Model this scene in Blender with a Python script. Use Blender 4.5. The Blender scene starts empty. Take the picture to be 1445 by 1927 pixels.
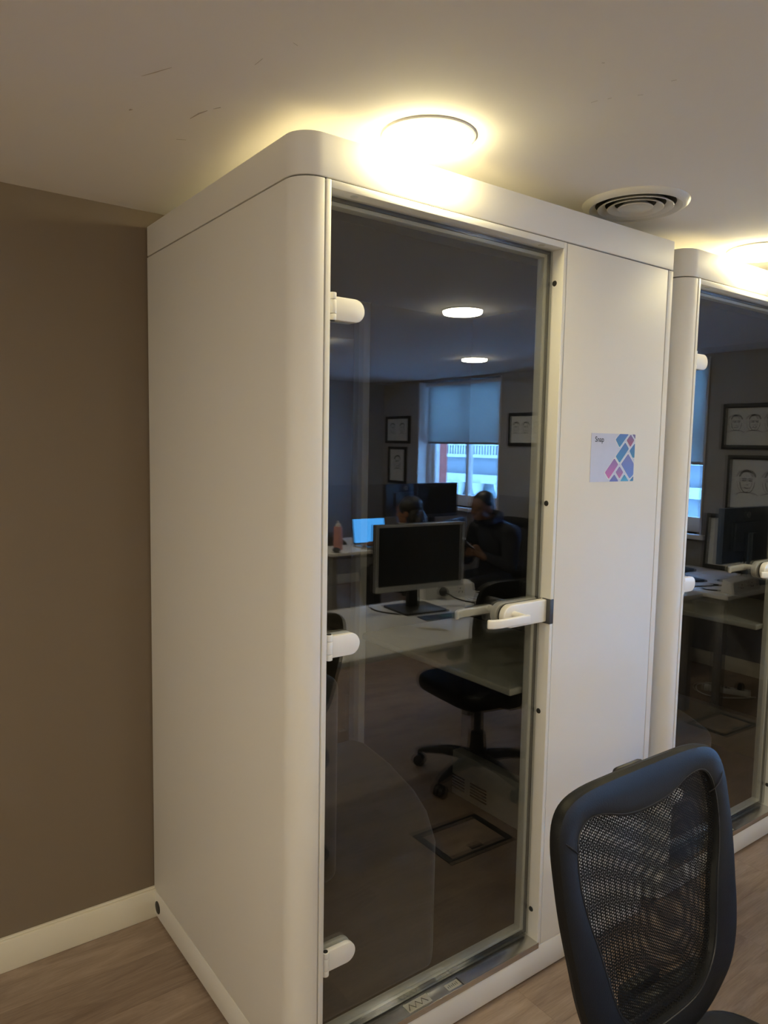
import bpy, bmesh, math, random
from mathutils import Vector, Matrix
random.seed(7)
SC = bpy.context.scene
COL = SC.collection
PI = math.pi

# ------------------------------------------------------------------ camera
FPX = 1384.884
cam_d = bpy.data.cameras.new('camera')
cam_d.sensor_fit = 'HORIZONTAL'; cam_d.sensor_width = 36.0
cam_d.lens = FPX / 1445.0 * 36.0
cam_d.clip_start = 0.02; cam_d.clip_end = 200
cam = bpy.data.objects.new('camera', cam_d); COL.objects.link(cam)
cam.matrix_world = Matrix(((0.80397358, 0.04017586, -0.59330631, -0.79494),
                           (-0.59440716, 0.08367153, -0.79979948, -1.38756),
                           (0.01751022, 0.99568317, 0.09115052, 1.59293),
                           (0, 0, 0, 1)))
SC.camera = cam

# ------------------------------------------------------------------ world, light levels, exposure
SKY_COL = (0.19, 0.47, 1.0); SKY_STR = 24.0
LAMP_COL = (1.0, 0.90, 0.66); LAMP_STR = 62.0; BOOTH_LAMP_COL = (1.0, 0.85, 0.46); BOOTH_LAMP_STR = 30.0
w = bpy.data.worlds.new('world'); SC.world = w; w.use_nodes = True
bg = w.node_tree.nodes['Background']
bg.inputs[0].default_value = (*SKY_COL, 1); bg.inputs[1].default_value = SKY_STR
SC.view_settings.view_transform = 'Standard'; SC.view_settings.look = 'None'
SC.view_settings.gamma = 1.0; SC.view_settings.use_curve_mapping = False
SC.view_settings.exposure = 0.95
SC.cycles.transparent_max_bounces = 24
SC.cycles.max_bounces = 14; SC.cycles.diffuse_bounces = 6; SC.cycles.glossy_bounces = 6
SC.cycles.sample_clamp_indirect = 6.0
SC.cycles.use_denoising = True

# ------------------------------------------------------------------ materials
def lnk(nt, a, b): nt.links.new(a, b)
def mat(name, col, rough=0.5, metal=0.0, spec=0.5, noise=0.0, nscale=40.0, bump=0.0, bscale=200.0, coat=0.0, sheen=0.0):
    m = bpy.data.materials.new(name); m.use_nodes = True
    nt = m.node_tree; b = nt.nodes['Principled BSDF']
    b.inputs['Base Color'].default_value = (*col, 1); b.inputs['Roughness'].default_value = rough
    b.inputs['Metallic'].default_value = metal; b.inputs['Specular IOR Level'].default_value = spec
    b.inputs['Coat Weight'].default_value = coat; b.inputs['Sheen Weight'].default_value = sheen
    if noise or bump:
        tc = nt.nodes.new('ShaderNodeTexCoord')
    if noise:
        n = nt.nodes.new('ShaderNodeTexNoise'); n.inputs['Scale'].default_value = nscale; n.inputs['Detail'].default_value = 4
        lnk(nt, tc.outputs['Object'], n.inputs['Vector'])
        mr = nt.nodes.new('ShaderNodeMapRange'); mr.inputs[3].default_value = 1 - noise; mr.inputs[4].default_value = 1 + noise
        lnk(nt, n.outputs['Fac'], mr.inputs[0])
        mx = nt.nodes.new('ShaderNodeVectorMath'); mx.operation = 'SCALE'; mx.inputs[0].default_value = col
        lnk(nt, mr.outputs[0], mx.inputs['Scale']); lnk(nt, mx.outputs[0], b.inputs['Base Color'])
    if bump:
        n2 = nt.nodes.new('ShaderNodeTexNoise'); n2.inputs['Scale'].default_value = bscale; n2.inputs['Detail'].default_value = 2
        lnk(nt, tc.outputs['Object'], n2.inputs['Vector'])
        bp = nt.nodes.new('ShaderNodeBump'); bp.inputs['Strength'].default_value = bump; bp.inputs['Distance'].default_value = 0.001
        lnk(nt, n2.outputs['Fac'], bp.inputs['Height']); lnk(nt, bp.outputs[0], b.inputs['Normal'])
    return m
def emis(name, col, s):
    m = bpy.data.materials.new(name); m.use_nodes = True; nt = m.node_tree
    nt.nodes.remove(nt.nodes['Principled BSDF'])
    e = nt.nodes.new('ShaderNodeEmission'); e.inputs[0].default_value = (*col, 1); e.inputs[1].default_value = s
    lnk(nt, e.outputs[0], nt.nodes['Material Output'].inputs[0]); return m
def two_tone(name, c_low, c_high, zsplit, rough=0.6):
    m = mat(name, c_low, rough); nt = m.node_tree; b = nt.nodes['Principled BSDF']
    tc = nt.nodes.new('ShaderNodeTexCoord'); sp = nt.nodes.new('ShaderNodeSeparateXYZ')
    lnk(nt, tc.outputs['Object'], sp.inputs[0])
    gt = nt.nodes.new('ShaderNodeMath'); gt.operation = 'GREATER_THAN'; gt.inputs[1].default_value = zsplit
    lnk(nt, sp.outputs['Z'], gt.inputs[0])
    mx = nt.nodes.new('ShaderNodeMix'); mx.data_type = 'RGBA'
    mx.inputs['A'].default_value = (*c_low, 1); mx.inputs['B'].default_value = (*c_high, 1)
    lnk(nt, gt.outputs[0], mx.inputs['Factor']); lnk(nt, mx.outputs['Result'], b.inputs['Base Color']); return m
def gradient(name, c0, c1, zlo, zhi, rough=0.35):
    m = mat(name, c0, rough); nt = m.node_tree; b = nt.nodes['Principled BSDF']
    tc = nt.nodes.new('ShaderNodeTexCoord'); sp = nt.nodes.new('ShaderNodeSeparateXYZ'); lnk(nt, tc.outputs['Object'], sp.inputs[0])
    mr = nt.nodes.new('ShaderNodeMapRange'); mr.inputs[1].default_value = zlo; mr.inputs[2].default_value = zhi
    lnk(nt, sp.outputs['Z'], mr.inputs[0])
    mx = nt.nodes.new('ShaderNodeMix'); mx.data_type = 'RGBA'
    mx.inputs['A'].default_value = (*c0, 1); mx.inputs['B'].default_value = (*c1, 1)
    lnk(nt, mr.outputs[0], mx.inputs['Factor']); lnk(nt, mx.outputs['Result'], b.inputs['Base Color']); return m
def glass(name, f0, tint):
    # thin clear pane: straight transmission plus a mirror reflection that grows towards grazing angles
    m = bpy.data.materials.new(name); m.use_nodes = True; nt = m.node_tree
    nt.nodes.remove(nt.nodes['Principled BSDF'])
    g = nt.nodes.new('ShaderNodeNewGeometry')
    d = nt.nodes.new('ShaderNodeVectorMath'); d.operation = 'DOT_PRODUCT'
    lnk(nt, g.outputs['Incoming'], d.inputs[0]); lnk(nt, g.outputs['Normal'], d.inputs[1])
    ab = nt.nodes.new('ShaderNodeMath'); ab.operation = 'ABSOLUTE'; lnk(nt, d.outputs['Value'], ab.inputs[0])
    s1 = nt.nodes.new('ShaderNodeMath'); s1.operation = 'SUBTRACT'; s1.inputs[0].default_value = 1.0; lnk(nt, ab.outputs[0], s1.inputs[1])
    p5 = nt.nodes.new('ShaderNodeMath'); p5.operation = 'POWER'; p5.inputs[1].default_value = 5.0; lnk(nt, s1.outputs[0], p5.inputs[0])
    mr = nt.nodes.new('ShaderNodeMapRange'); mr.inputs[3].default_value = f0; mr.inputs[4].default_value = 1.0; lnk(nt, p5.outputs[0], mr.inputs[0])
    t = nt.nodes.new('ShaderNodeBsdfTransparent'); t.inputs[0].default_value = (*tint, 1)
    gl = nt.nodes.new('ShaderNodeBsdfGlossy'); gl.inputs['Roughness'].default_value = 0.0
    mx = nt.nodes.new('ShaderNodeMixShader')
    lnk(nt, mr.outputs[0], mx.inputs[0]); lnk(nt, t.outputs[0], mx.inputs[1]); lnk(nt, gl.outputs[0], mx.inputs[2])
    lnk(nt, mx.outputs[0], nt.nodes['Material Output'].inputs[0]); return m
def mesh_fabric(name, pitch, thresh):
    m = bpy.data.materials.new(name); m.use_nodes = True; nt = m.node_tree; b = nt.nodes['Principled BSDF']
    b.inputs['Base Color'].default_value = (0.005, 0.005, 0.006, 1); b.inputs['Roughness'].default_value = 0.7; b.inputs['Specular IOR Level'].default_value = 0.2
    tc = nt.nodes.new('ShaderNodeTexCoord'); sp = nt.nodes.new('ShaderNodeSeparateXYZ'); lnk(nt, tc.outputs['Object'], sp.inputs[0])
    k = 2 * PI / pitch
    def M(op, a=None, bb=None, va=0.0, vb=0.0):
        n = nt.nodes.new('ShaderNodeMath'); n.operation = op
        if a is not None: lnk(nt, a, n.inputs[0])
        else: n.inputs[0].default_value = va
        if bb is not None: lnk(nt, bb, n.inputs[1])
        else: n.inputs[1].default_value = vb
        return n.outputs[0]
    x = M('MULTIPLY', sp.outputs['X'], vb=k); z = M('MULTIPLY', sp.outputs['Z'], vb=k * 0.866)
    hx = M('MULTIPLY', x, vb=0.5)
    s = M('ADD', M('COSINE', x), M('ADD', M('COSINE', M('ADD', hx, z)), M('COSINE', M('SUBTRACT', hx, z))))
    hole = M('GREATER_THAN', s, vb=thresh)
    t = nt.nodes.new('ShaderNodeBsdfTransparent'); mx = nt.nodes.new('ShaderNodeMixShader')
    lnk(nt, hole, mx.inputs[0]); lnk(nt, b.outputs[0], mx.inputs[1]); lnk(nt, t.outputs[0], mx.inputs[2])
    lnk(nt, mx.outputs[0], nt.nodes['Material Output'].inputs[0]); return m
def wood(name):
    m = mat(name, (0.3, 0.2, 0.14), 0.42); nt = m.node_tree; b = nt.nodes['Principled BSDF']
    g = nt.nodes.new('ShaderNodeNewGeometry'); oi = nt.nodes.new('ShaderNodeObjectInfo')
    cb = nt.nodes.new('ShaderNodeCombineXYZ'); mm = nt.nodes.new('ShaderNodeMath'); mm.operation = 'MULTIPLY'; mm.inputs[1].default_value = 37.0
    lnk(nt, oi.outputs['Random'], mm.inputs[0]); lnk(nt, mm.outputs[0], cb.inputs['Z'])
    ad = nt.nodes.new('ShaderNodeVectorMath'); ad.operation = 'ADD'; lnk(nt, g.outputs['Position'], ad.inputs[0]); lnk(nt, cb.outputs[0], ad.inputs[1])
    mp = nt.nodes.new('ShaderNodeMapping'); mp.inputs['Scale'].default_value = (1.6, 9.0, 1.0); lnk(nt, ad.outputs[0], mp.inputs['Vector'])
    n1 = nt.nodes.new('ShaderNodeTexNoise'); n1.inputs['Scale'].default_value = 1.6; n1.inputs['Detail'].default_value = 8; n1.inputs['Roughness'].default_value = .62; n1.inputs['Distortion'].default_value = 1.6
    lnk(nt, mp.outputs[0], n1.inputs['Vector'])
    mp2 = nt.nodes.new('ShaderNodeMapping'); mp2.inputs['Scale'].default_value = (8, 120, 1.0); lnk(nt, ad.outputs[0], mp2.inputs['Vector'])
    n2 = nt.nodes.new('ShaderNodeTexNoise'); n2.inputs['Scale'].default_value = 2.0; n2.inputs['Detail'].default_value = 4; lnk(nt, mp2.outputs[0], n2.inputs['Vector'])
    a2 = nt.nodes.new('ShaderNodeMath'); a2.operation = 'MULTIPLY_ADD'; a2.inputs[1].default_value = 0.35; lnk(nt, n2.outputs['Fac'], a2.inputs[0]); lnk(nt, n1.outputs['Fac'], a2.inputs[2])
    a3 = nt.nodes.new('ShaderNodeMath'); a3.operation = 'MULTIPLY_ADD'; a3.inputs[1].default_value = 0.10; lnk(nt, oi.outputs['Random'], a3.inputs[0]); lnk(nt, a2.outputs[0], a3.inputs[2])
    cr = nt.nodes.new('ShaderNodeValToRGB'); e = cr.color_ramp.elements
    e[0].position = 0.48; e[0].color = (0.185, 0.128, 0.092, 1); e[1].position = 0.98; e[1].color = (0.38, 0.285, 0.215, 1)
    lnk(nt, a3.outputs[0], cr.inputs[0]); lnk(nt, cr.outputs[0], b.inputs['Base Color'])
    bp = nt.nodes.new('ShaderNodeBump'); bp.inputs['Strength'].default_value = .12; bp.inputs['Distance'].default_value = .002
    lnk(nt, n2.outputs['Fac'], bp.inputs['Height']); lnk(nt, bp.outputs[0], b.inputs['Normal']); return m
def translucent(name, col, tr):
    m = bpy.data.materials.new(name); m.use_nodes = True; nt = m.node_tree; nt.nodes.remove(nt.nodes['Principled BSDF'])
    d = nt.nodes.new('ShaderNodeBsdfDiffuse'); d.inputs[0].default_value = (*col, 1)
    t = nt.nodes.new('ShaderNodeBsdfTranslucent'); t.inputs[0].default_value = (*tr, 1)
    mx = nt.nodes.new('ShaderNodeMixShader'); mx.inputs[0].default_value = 0.5
    lnk(nt, d.outputs[0], mx.inputs[1]); lnk(nt, t.outputs[0], mx.inputs[2]); lnk(nt, mx.outputs[0], nt.nodes['Material Output'].inputs[0]); return m

M = {}
M['pod'] = mat('pod_white', (0.78, 0.76, 0.72), 0.55, bump=.15, bscale=900)
M['pod_trim'] = mat('pod_trim', (0.80, 0.79, 0.75), 0.32)
M['white_metal'] = mat('white_powder_coat', (0.86, 0.84, 0.79), 0.35)
M['alu'] = mat('satin_aluminium', (0.62, 0.62, 0.58), 0.42)
M['steel'] = mat('polished_steel', (0.66, 0.65, 0.63), 0.24, metal=1.0, noise=.08, nscale=25)
M['rubber'] = mat('black_rubber', (0.018, 0.018, 0.019), 0.55)
M['strike'] = mat('grey_plastic', (0.06, 0.06, 0.063), 0.45)
M['felt'] = mat('charcoal_felt', (0.016, 0.016, 0.016), 0.95, noise=.25, nscale=300, bump=.3, bscale=500)
M['seat_fabric'] = mat('dark_grey_fabric', (0.024, 0.023, 0.022), 0.95, noise=.4, nscale=500, bump=.4, bscale=700, sheen=.2)
M['carpet'] = mat('pod_carpet', (0.022, 0.018, 0.015), 0.95, noise=.35, nscale=350, bump=.4, bscale=500)
M['worktop'] = mat('pod_worktop', (0.36, 0.355, 0.32), 0.4)
M['ventgrey'] = mat('vent_grey', (0.42, 0.41, 0.39), 0.5)
M['glass'] = glass('pod_glass', 0.115, (0.90, 0.91, 0.90))
M['winglass'] = glass('window_glass', 0.04, (0.97, 0.98, 0.98))
M['ceiling'] = mat('ceiling_paint', (0.84, 0.82, 0.795), 0.75, bump=.1, bscale=120)
M['wall_taupe'] = mat('taupe_paint', (0.195, 0.150, 0.104), 0.6, bump=.1, bscale=150)
M['wall_two'] = two_tone('grey_wall_paint', (0.24, 0.235, 0.24), (0.36, 0.35, 0.345), 1.128)
M['wall_light'] = mat('pale_wall_paint', (0.70, 0.66, 0.60), 0.7)
M['baseboard'] = mat('cream_gloss', (0.76, 0.71, 0.58), 0.4)
M['wood'] = wood('oak_vinyl_plank')
M['white_plastic'] = mat('white_plastic', (0.74, 0.73, 0.70), 0.4)
M['vent_white'] = mat('vent_white', (0.66, 0.645, 0.60), 0.3)
M['pale_plate_metal'] = mat('pale_plate_metal', (0.60, 0.58, 0.48), 0.30, metal=.6)
M['dark'] = mat('dark_void', (0.02, 0.02, 0.02), 0.8)
M['lamp'] = emis('lamp_diffuser', LAMP_COL, LAMP_STR)
M['booth_lamp'] = emis('booth_lamp_diffuser', BOOTH_LAMP_COL, BOOTH_LAMP_STR)
M['leather'] = mat('black_leather', (0.008, 0.0085, 0.010), 0.48, spec=.22, bump=.25, bscale=350, noise=.15, nscale=60)
M['black_plastic'] = mat('black_plastic', (0.015, 0.015, 0.017), 0.4)
M['mesh_f'] = mesh_fabric('chair_mesh_front', 0.0043, 0.05)
M['mesh_b'] = mesh_fabric('chair_mesh_rear', 0.0048, 0.15)
M['desk_white'] = mat('white_desk', (0.80, 0.79, 0.77), 0.35)
M['desk_leg'] = mat('grey_desk_leg', (0.30, 0.30, 0.31), 0.4, metal=.4)
M['mon_silver'] = mat('silver_plastic', (0.45, 0.45, 0.45), 0.35, metal=.2)
M['screen_off'] = mat('dark_screen', (0.006, 0.007, 0.010), 0.18)
M['screen_on'] = emis('blue_screen', (0.07, 0.36, 0.85), 3.2)
M['phone_on'] = emis('phone_screen', (0.7, 0.85, 1.0), 2.2)
M['logo_light'] = mat('pale_logo', (0.70, 0.72, 0.74), 0.3, metal=.3)
M['window_tint'] = mat('window_tint_plastic', (0.085, 0.125, 0.20), 0.35)  # bluish window light on the monitor back, painted into its base colour
M['paper'] = mat('paper', (0.80, 0.80, 0.79), 0.8)
M['sketch_paper'] = mat('sketch_paper', (0.66, 0.66, 0.64), 0.7, noise=.04, nscale=60)
M['ink'] = mat('pencil', (0.12, 0.12, 0.12), 0.8)
M['print_ink'] = mat('print_ink', (0.02, 0.02, 0.03), 0.6)
M['frame_black'] = mat('black_frame', (0.020, 0.021, 0.024), 0.4)
M['blind'] = translucent('blind_fabric', (0.55, 0.56, 0.55), (0.62, 0.64, 0.62))
M['win_white'] = mat('white_gloss_paint', (0.78, 0.78, 0.78), 0.35)
M['brick'] = mat('red_brick', (0.30, 0.07, 0.05), 0.85, noise=.35, nscale=14)
M['facade'] = mat('pale_render', (0.15, 0.16, 0.17), 0.85, noise=.12, nscale=2)
M['facade_white'] = mat('white_stone', (0.36, 0.36, 0.35), 0.8)
M['facade_glass'] = mat('facade_glazing', (0.10, 0.13, 0.14), 0.3)
M['slate'] = mat('slate_roof', (0.10, 0.12, 0.15), 0.7)
M['skin_m'] = mat('skin', (0.15, 0.075, 0.046), 0.55)
M['skin_w'] = mat('skin_warm', (0.22, 0.10, 0.055), 0.55)
M['hair'] = mat('black_hair', (0.010, 0.008, 0.007), 0.5)
M['navy_cloth'] = mat('navy_hoodie', (0.011, 0.013, 0.022), 0.9)
M['trouser'] = mat('black_trousers', (0.010, 0.010, 0.013), 0.9)
M['cream_cloth'] = mat('cream_top', (0.62, 0.57, 0.45), 0.9)
M['pink'] = mat('pink_bottle', (0.60, 0.28, 0.24), 0.4)
M['green_mat'] = mat('green_label', (0.03, 0.12, 0.04), 0.5)

# ------------------------------------------------------------------ mesh builder
class MB:
    def __init__(s): s.v = []; s.f = []; s.m = []
    def add(s, vs, fs, mi=0):
        o = len(s.v); s.v += [tuple(p) for p in vs]; s.f += [tuple(i + o for i in f) for f in fs]; s.m += [mi] * len(fs); return s
    def box(s, x0, x1, y0, y1, z0, z1, mi=0):
        vs = [(x, y, z) for z in (z0, z1) for y in (y0, y1) for x in (x0, x1)]
        return s.add(vs, [(0, 2, 3, 1), (4, 5, 7, 6), (0, 1, 5, 4), (2, 6, 7, 3), (0, 4, 6, 2), (1, 3, 7, 5)], mi)
    def prism(s, poly, a, b, axis='z', mi=0):
        def P(p, t):
            return (p[0], p[1], t) if axis == 'z' else ((p[0], t, p[1]) if axis == 'y' else (t, p[0], p[1]))
        n = len(poly)
        vs = [P(p, a) for p in poly] + [P(p, b) for p in poly]
        fs = [tuple(range(n - 1, -1, -1)), tuple(range(n, 2 * n))] + [(i, (i + 1) % n, n + (i + 1) % n, n + i) for i in range(n)]
        return s.add(vs, fs, mi)
    def tube(s, path, r, seg=8, mi=0, closed=False):
        pts = [Vector(p) for p in path]; n = len(pts)
        rr = r if isinstance(r, (list, tuple)) else [r] * n
        vs = []; up = Vector((0.13, 0.27, 1)).normalized()
        for i, p in enumerate(pts):
            a = pts[(i - 1) % n] if (closed or i > 0) else p; b = pts[(i + 1) % n] if (closed or i < n - 1) else p
            t = (b - a).normalized()
            u = up - t * up.dot(t)
            if u.length < 1e-3: u = Vector((1, 0, 0)) - t * t.x
            u.normalize(); w_ = t.cross(u)
            for k in range(seg):
                an = 2 * PI * k / seg; vs.append(p + (u * math.cos(an) + w_ * math.sin(an)) * rr[i])
        fs = []
        for i in range(n if closed else n - 1):
            j = (i + 1) % n
            for k in range(seg): fs.append((i * seg + k, i * seg + (k + 1) % seg, j * seg + (k + 1) % seg, j * seg + k))
        if not closed: fs += [tuple(range(seg - 1, -1, -1)), tuple((n - 1) * seg + k for k in range(seg))]
        return s.add(vs, fs, mi)
    def cyl(s, p0, p1, r0, r1=None, seg=20, mi=0): return s.tube([p0, p1], [r0, r0 if r1 is None else r1], seg, mi)
    def lathe(s, prof, c, seg=40, axis='z', mi=0):
        vs = []; n = len(prof)
        for k in range(seg):
            a = 2 * PI * k / seg
            for r, h in prof:
                if axis == 'z': vs.append((c[0] + r * math.cos(a), c[1] + r * math.sin(a), c[2] + h))
                elif axis == 'y': vs.append((c[0] + r * math.cos(a), c[1] + h, c[2] + r * math.sin(a)))
                else: vs.append((c[0] + h, c[1] + r * math.cos(a), c[2] + r * math.sin(a)))
        fs = []
        for k in range(seg):
            j = (k + 1) % seg
            for i in range(n - 1): fs.append((k * n + i, j * n + i, j * n + i + 1, k * n + i + 1))
        return s.add(vs, fs, mi)
    def ell(s, c, r, seg=16, ring=10, mi=0, rot=None):
        vs = []; R = rot or Matrix.Identity(3)
        for i in range(ring + 1):
            t = PI * i / ring
            for k in range(seg):
                a = 2 * PI * k / seg
                vs.append(Vector(c) + R @ Vector((r[0] * math.sin(t) * math.cos(a), r[1] * math.sin(t) * math.sin(a), r[2] * math.cos(t))))
        fs = [(i * seg + k, i * seg + (k + 1) % seg, (i + 1) * seg + (k + 1) % seg, (i + 1) * seg + k) for i in range(ring) for k in range(seg)]
        return s.add(vs, fs, mi)
    def build(s, name, mats, parent=None, bevel=0.0, smooth=False, bseg=2, weld=False):
        me = bpy.data.meshes.new(name); me.from_pydata(s.v, [], s.f)
        for mm in (mats if isinstance(mats, (list, tuple)) else [mats]): me.materials.append(mm)
        for p, mi in zip(me.polygons, s.m): p.material_index = mi
        bm = bmesh.new(); bm.from_mesh(me)
        if weld: bmesh.ops.remove_doubles(bm, verts=bm.verts, dist=1e-5)
        bmesh.ops.recalc_face_normals(bm, faces=bm.faces)
        if bevel:
            es = [e for e in bm.edges if len(e.link_faces) == 2 and e.calc_face_angle(0) > 0.6]
            bmesh.ops.bevel(bm, geom=es, offset=bevel, offset_type='OFFSET', segments=bseg, profile=0.5, affect='EDGES', clamp_overlap=True)
        bm.to_mesh(me); bm.free()
        if smooth or bevel:
            for p in me.polygons: p.use_smooth = True
            if hasattr(me, 'set_sharp_from_angle'): me.set_sharp_from_angle(angle=0.6)
        ob = bpy.data.objects.new(name, me); COL.objects.link(ob)
        if parent is not None: ob.parent = parent
        return ob
def thing(name, label, cat, loc=(0, 0, 0), rz=0.0, group=None):
    o = bpy.data.objects.new(name, None); COL.objects.link(o); o.empty_display_size = .1
    o.location = loc; o.rotation_euler = (0, 0, rz); o['label'] = label; o['category'] = cat
    if group: o['group'] = group
    return o
def tag(o, label, cat, group=None):
    o['label'] = label; o['category'] = cat
    if group: o['group'] = group
    return o
def struct(o, label=None):
    o['kind'] = 'structure'
    if label: o['label'] = label
    return o
def copy_tree(o, parent=None):
    c = o.copy(); COL.objects.link(c); c.parent = parent
    for ch in list(o.children): copy_tree(ch, c)
    return c
def arc(cx, cy, r, a0, a1, n): return [(cx + r * math.cos(a0 + (a1 - a0) * i / n), cy + r * math.sin(a0 + (a1 - a0) * i / n)) for i in range(n + 1)]

# ================================================================== SETTING
CEIL = 2.298; XW = 4.36; XL = -3.2; YB = 0.947; YF = -5.52

# floor: slab with plank pieces on top, running along X
fl = struct(MB().box(XL, XW, YF, YB, -.05, -.004).build('floor', M['dark']), 'brown oak-look plank floor')
PW, PL = 0.185, 1.22
plank_cache = {}
row = 0; y = YB
while y > YF + .01:
    y1 = max(y - PW, YF); x = XL - (row * 0.43) % PL; 
    while x < XW - .01:
        a = max(x, XL); b = min(x + PL, XW)
        if b - a > .02:
            key = (round(b - a, 3), round(y - y1, 3))
            if key not in plank_cache:
                o = MB().box(.0003, key[0] - .0003, .0003, key[1] - .0003, -.004, 0).build('plank', M['wood'], fl); plank_cache[key] = o.data
            else:
                o = bpy.data.objects.new('plank', plank_cache[key]); COL.objects.link(o); o.parent = fl
            o.location = (a, y1, 0)
        x += PL
    y = y1; row += 1

ce = struct(MB().box(XL, XW, YF, YB, CEIL, CEIL + .06).build('ceiling', M['ceiling']), 'matt off-white plasterboard ceiling')
# scuffs in the ceiling paint
def scuff(pts, r):
    MB().tube([(p[0], p[1], CEIL - .0003) for p in pts], [r * (.35 if i in (0, len(pts) - 1) else 1) for i in range(len(pts))], 5).build('scuff_mark', M['scuff'], ce)
M['scuff'] = mat('ceiling_scuff', (0.42, 0.37, 0.32), 0.9)
scuff([(-.291, .107), (-.275, .075), (-.257, .038)], .0009)
scuff([(-.144, .229), (-.139, .191), (-.13, .168)], .0016)
scuff([(-.123, .152), (-.114, .136)], .0016)
scuff([(-.137, -.07), (-.136, -.099)], .0010)
scuff([(-.263, .272), (-.262, .266), (-.258, .264)], .0018)
scuff([(-.127, .356), (-.108, .345)], .0012)
scuff([(-.118, -.182), (-.107, -.178)], .0009)
scuff([(.474, -.364), (.477, -.378)], .0008)
scuff([(.487, -.395), (.489, -.403)], .0008)
scuff([(.520, -.442), (.526, -.450)], .0008)
scuff([(.520, -.516), (.524, -.525)], .0008)
scuff([(.361, -.476), (.365, -.479)], .0009)

struct(MB().box(XL, XW, YB, YB + .1, 0, CEIL).build('wall_back', M['wall_taupe']), 'taupe painted wall behind the booths')
struct(MB().box(XL, XW, YF - .1, YF, 0, CEIL).build('wall_front', M['wall_two']), 'two-tone grey wall seen in the glass')
struct(MB().box(XL - .1, XL, YF, YB, 0, CEIL).build('wall_left', M['wall_light']))
bb = MB().box(XL, XW, YB - .017, YB, 0, .098); bb.box(XL, XW, YB - .011, YB, .098, .105)
struct(bb.build('baseboard_back', M['baseboard'], bevel=.003), 'cream skirting board at the foot of the taupe wall')
struct(MB().box(XL, XW, YF, YF + .017, 0, .105).build('baseboard_front', M['baseboard'], bevel=.003))
struct(MB().box(XW - .017, XW, YF + .02, YB - .02, 0, .105).build('baseboard_right', M['baseboard'], bevel=.003))
WINS = [(-4.86, -3.62), (-2.75, -1.51)]; WZ0, WZ1 = .965, 2.275; WT = .25
wr = MB(); ys = [YF]
for a, b in WINS: ys += [a, b]
ys.append(YB)
for i in range(0, len(ys), 2): wr.box(XW, XW + WT, ys[i], ys[i + 1], 0, CEIL)
for a, b in WINS: wr.box(XW, XW + WT, a, b, 0, WZ0); wr.box(XW, XW + WT, a, b, WZ1, CEIL)
struct(wr.build('wall_right', M['wall_two']), 'two-tone grey wall with sash windows')
br = MB()
for i in range(0, len(ys), 2):
    br.box(XW + WT, XW + WT + .34, ys[i] - (.4 if i == 0 else -.19), ys[i + 1] + (.4 if i == len(ys) - 2 else -.19), -3, 3.6)
for a, b in WINS: br.box(XW + WT, XW + WT + .34, a - .19, b + .19, -3, WZ0 - .05); br.box(XW + WT, XW + WT + .34, a - .19, b + .19, WZ1 + .1, 3.6)
struct(br.build('trim_1', M['brick']), 'red brick outer leaf around the windows')

def window(n, a, b):
    w_ = struct(bpy.data.objects.new('window_%d' % n, None)); COL.objects.link(w_); w_.location = (XW, (a + b) / 2, WZ0)
    hw = (b - a) / 2; H = WZ1 - WZ0; X0, X1 = .15, .22
    for s in (-1, 1): MB().box(X0 - .03, X1 + .03, s * hw, s * (hw - .06), 0, H).build('frame', M['win_white'], w_, bevel=.004)
    MB().box(X0 - .03, X1 + .03, -hw + .06, hw - .06, H - .06, H).build('frame', M['win_white'], w_, bevel=.004)
    MB().box(X0 - .03, X1 + .03, -hw + .06, hw - .06, 0, .05).build('frame', M['win_white'], w_, bevel=.004)
    MB().box(X0, X1, -hw + .06, hw - .06, .05, .11).build('sash_rail', M['win_white'], w_, bevel=.004)
    MB().box(X0, X1, -hw + .06, hw - .06, H * .53, H * .53 + .045).build('sash_rail', M['win_white'], w_, bevel=.004)
    MB().box(X0, X1, -.018, .018, .11, H - .06).build('glazing_bar', M['win_white'], w_, bevel=.003)
    for s in (-1, 1):
        MB().box(X0, X1, s * (hw - .06), s * (hw - .10), .05, H - .06).build('sash_stile', M['win_white'], w_, bevel=.004)
        for z0, z1 in ((.11, H * .53), (H * .53 + .045, H - .06)):
            y0, y1 = sorted((s * .018, s * (hw - .10)))
            MB().box(X0 + .03, X0 + .034, y0, y1, z0, z1).build('pane', M['winglass'], w_)
    MB().box(-.06, .12, -hw - .05, hw + .05, -.035, 0).build('window_sill', M['win_white'], w_, bevel=.006)
    # painted architrave lining of the reveal
    for s in (-1, 1): MB().box(-.012, .12, s * hw, s * (hw - .012), 0, H).build('reveal_lining', M['win_white'], w_)
    return w_
window(1, *WINS[0]); window(2, *WINS[1])

def blind(a, b, zb, label):
    t = thing('roller_blind', label, 'blind', (XW + .075, (a + b) / 2, WZ1 - .03), group='blinds at the sash windows')
    hw = (b - a) / 2 - .035
    MB().cyl((0, -hw, 0), (0, hw, 0), .02).build('roller_tube', M['win_white'], t, smooth=True)
    MB().box(.019, .0205, -hw + .01, hw - .01, zb - WZ1 + .03, 0).build('blind_fabric', M['blind'], t)
    MB().box(.012, .028, -hw + .01, hw - .01, zb - WZ1 + .012, zb - WZ1 + .032).build('bottom_bar', M['desk_leg'], t, bevel=.003)
blind(*WINS[0], 1.63, 'pale roller blind half lowered over the window behind the seated man')
blind(*WINS[1], 1.50, 'pale roller blind on the window next to the portrait drawings')

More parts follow.
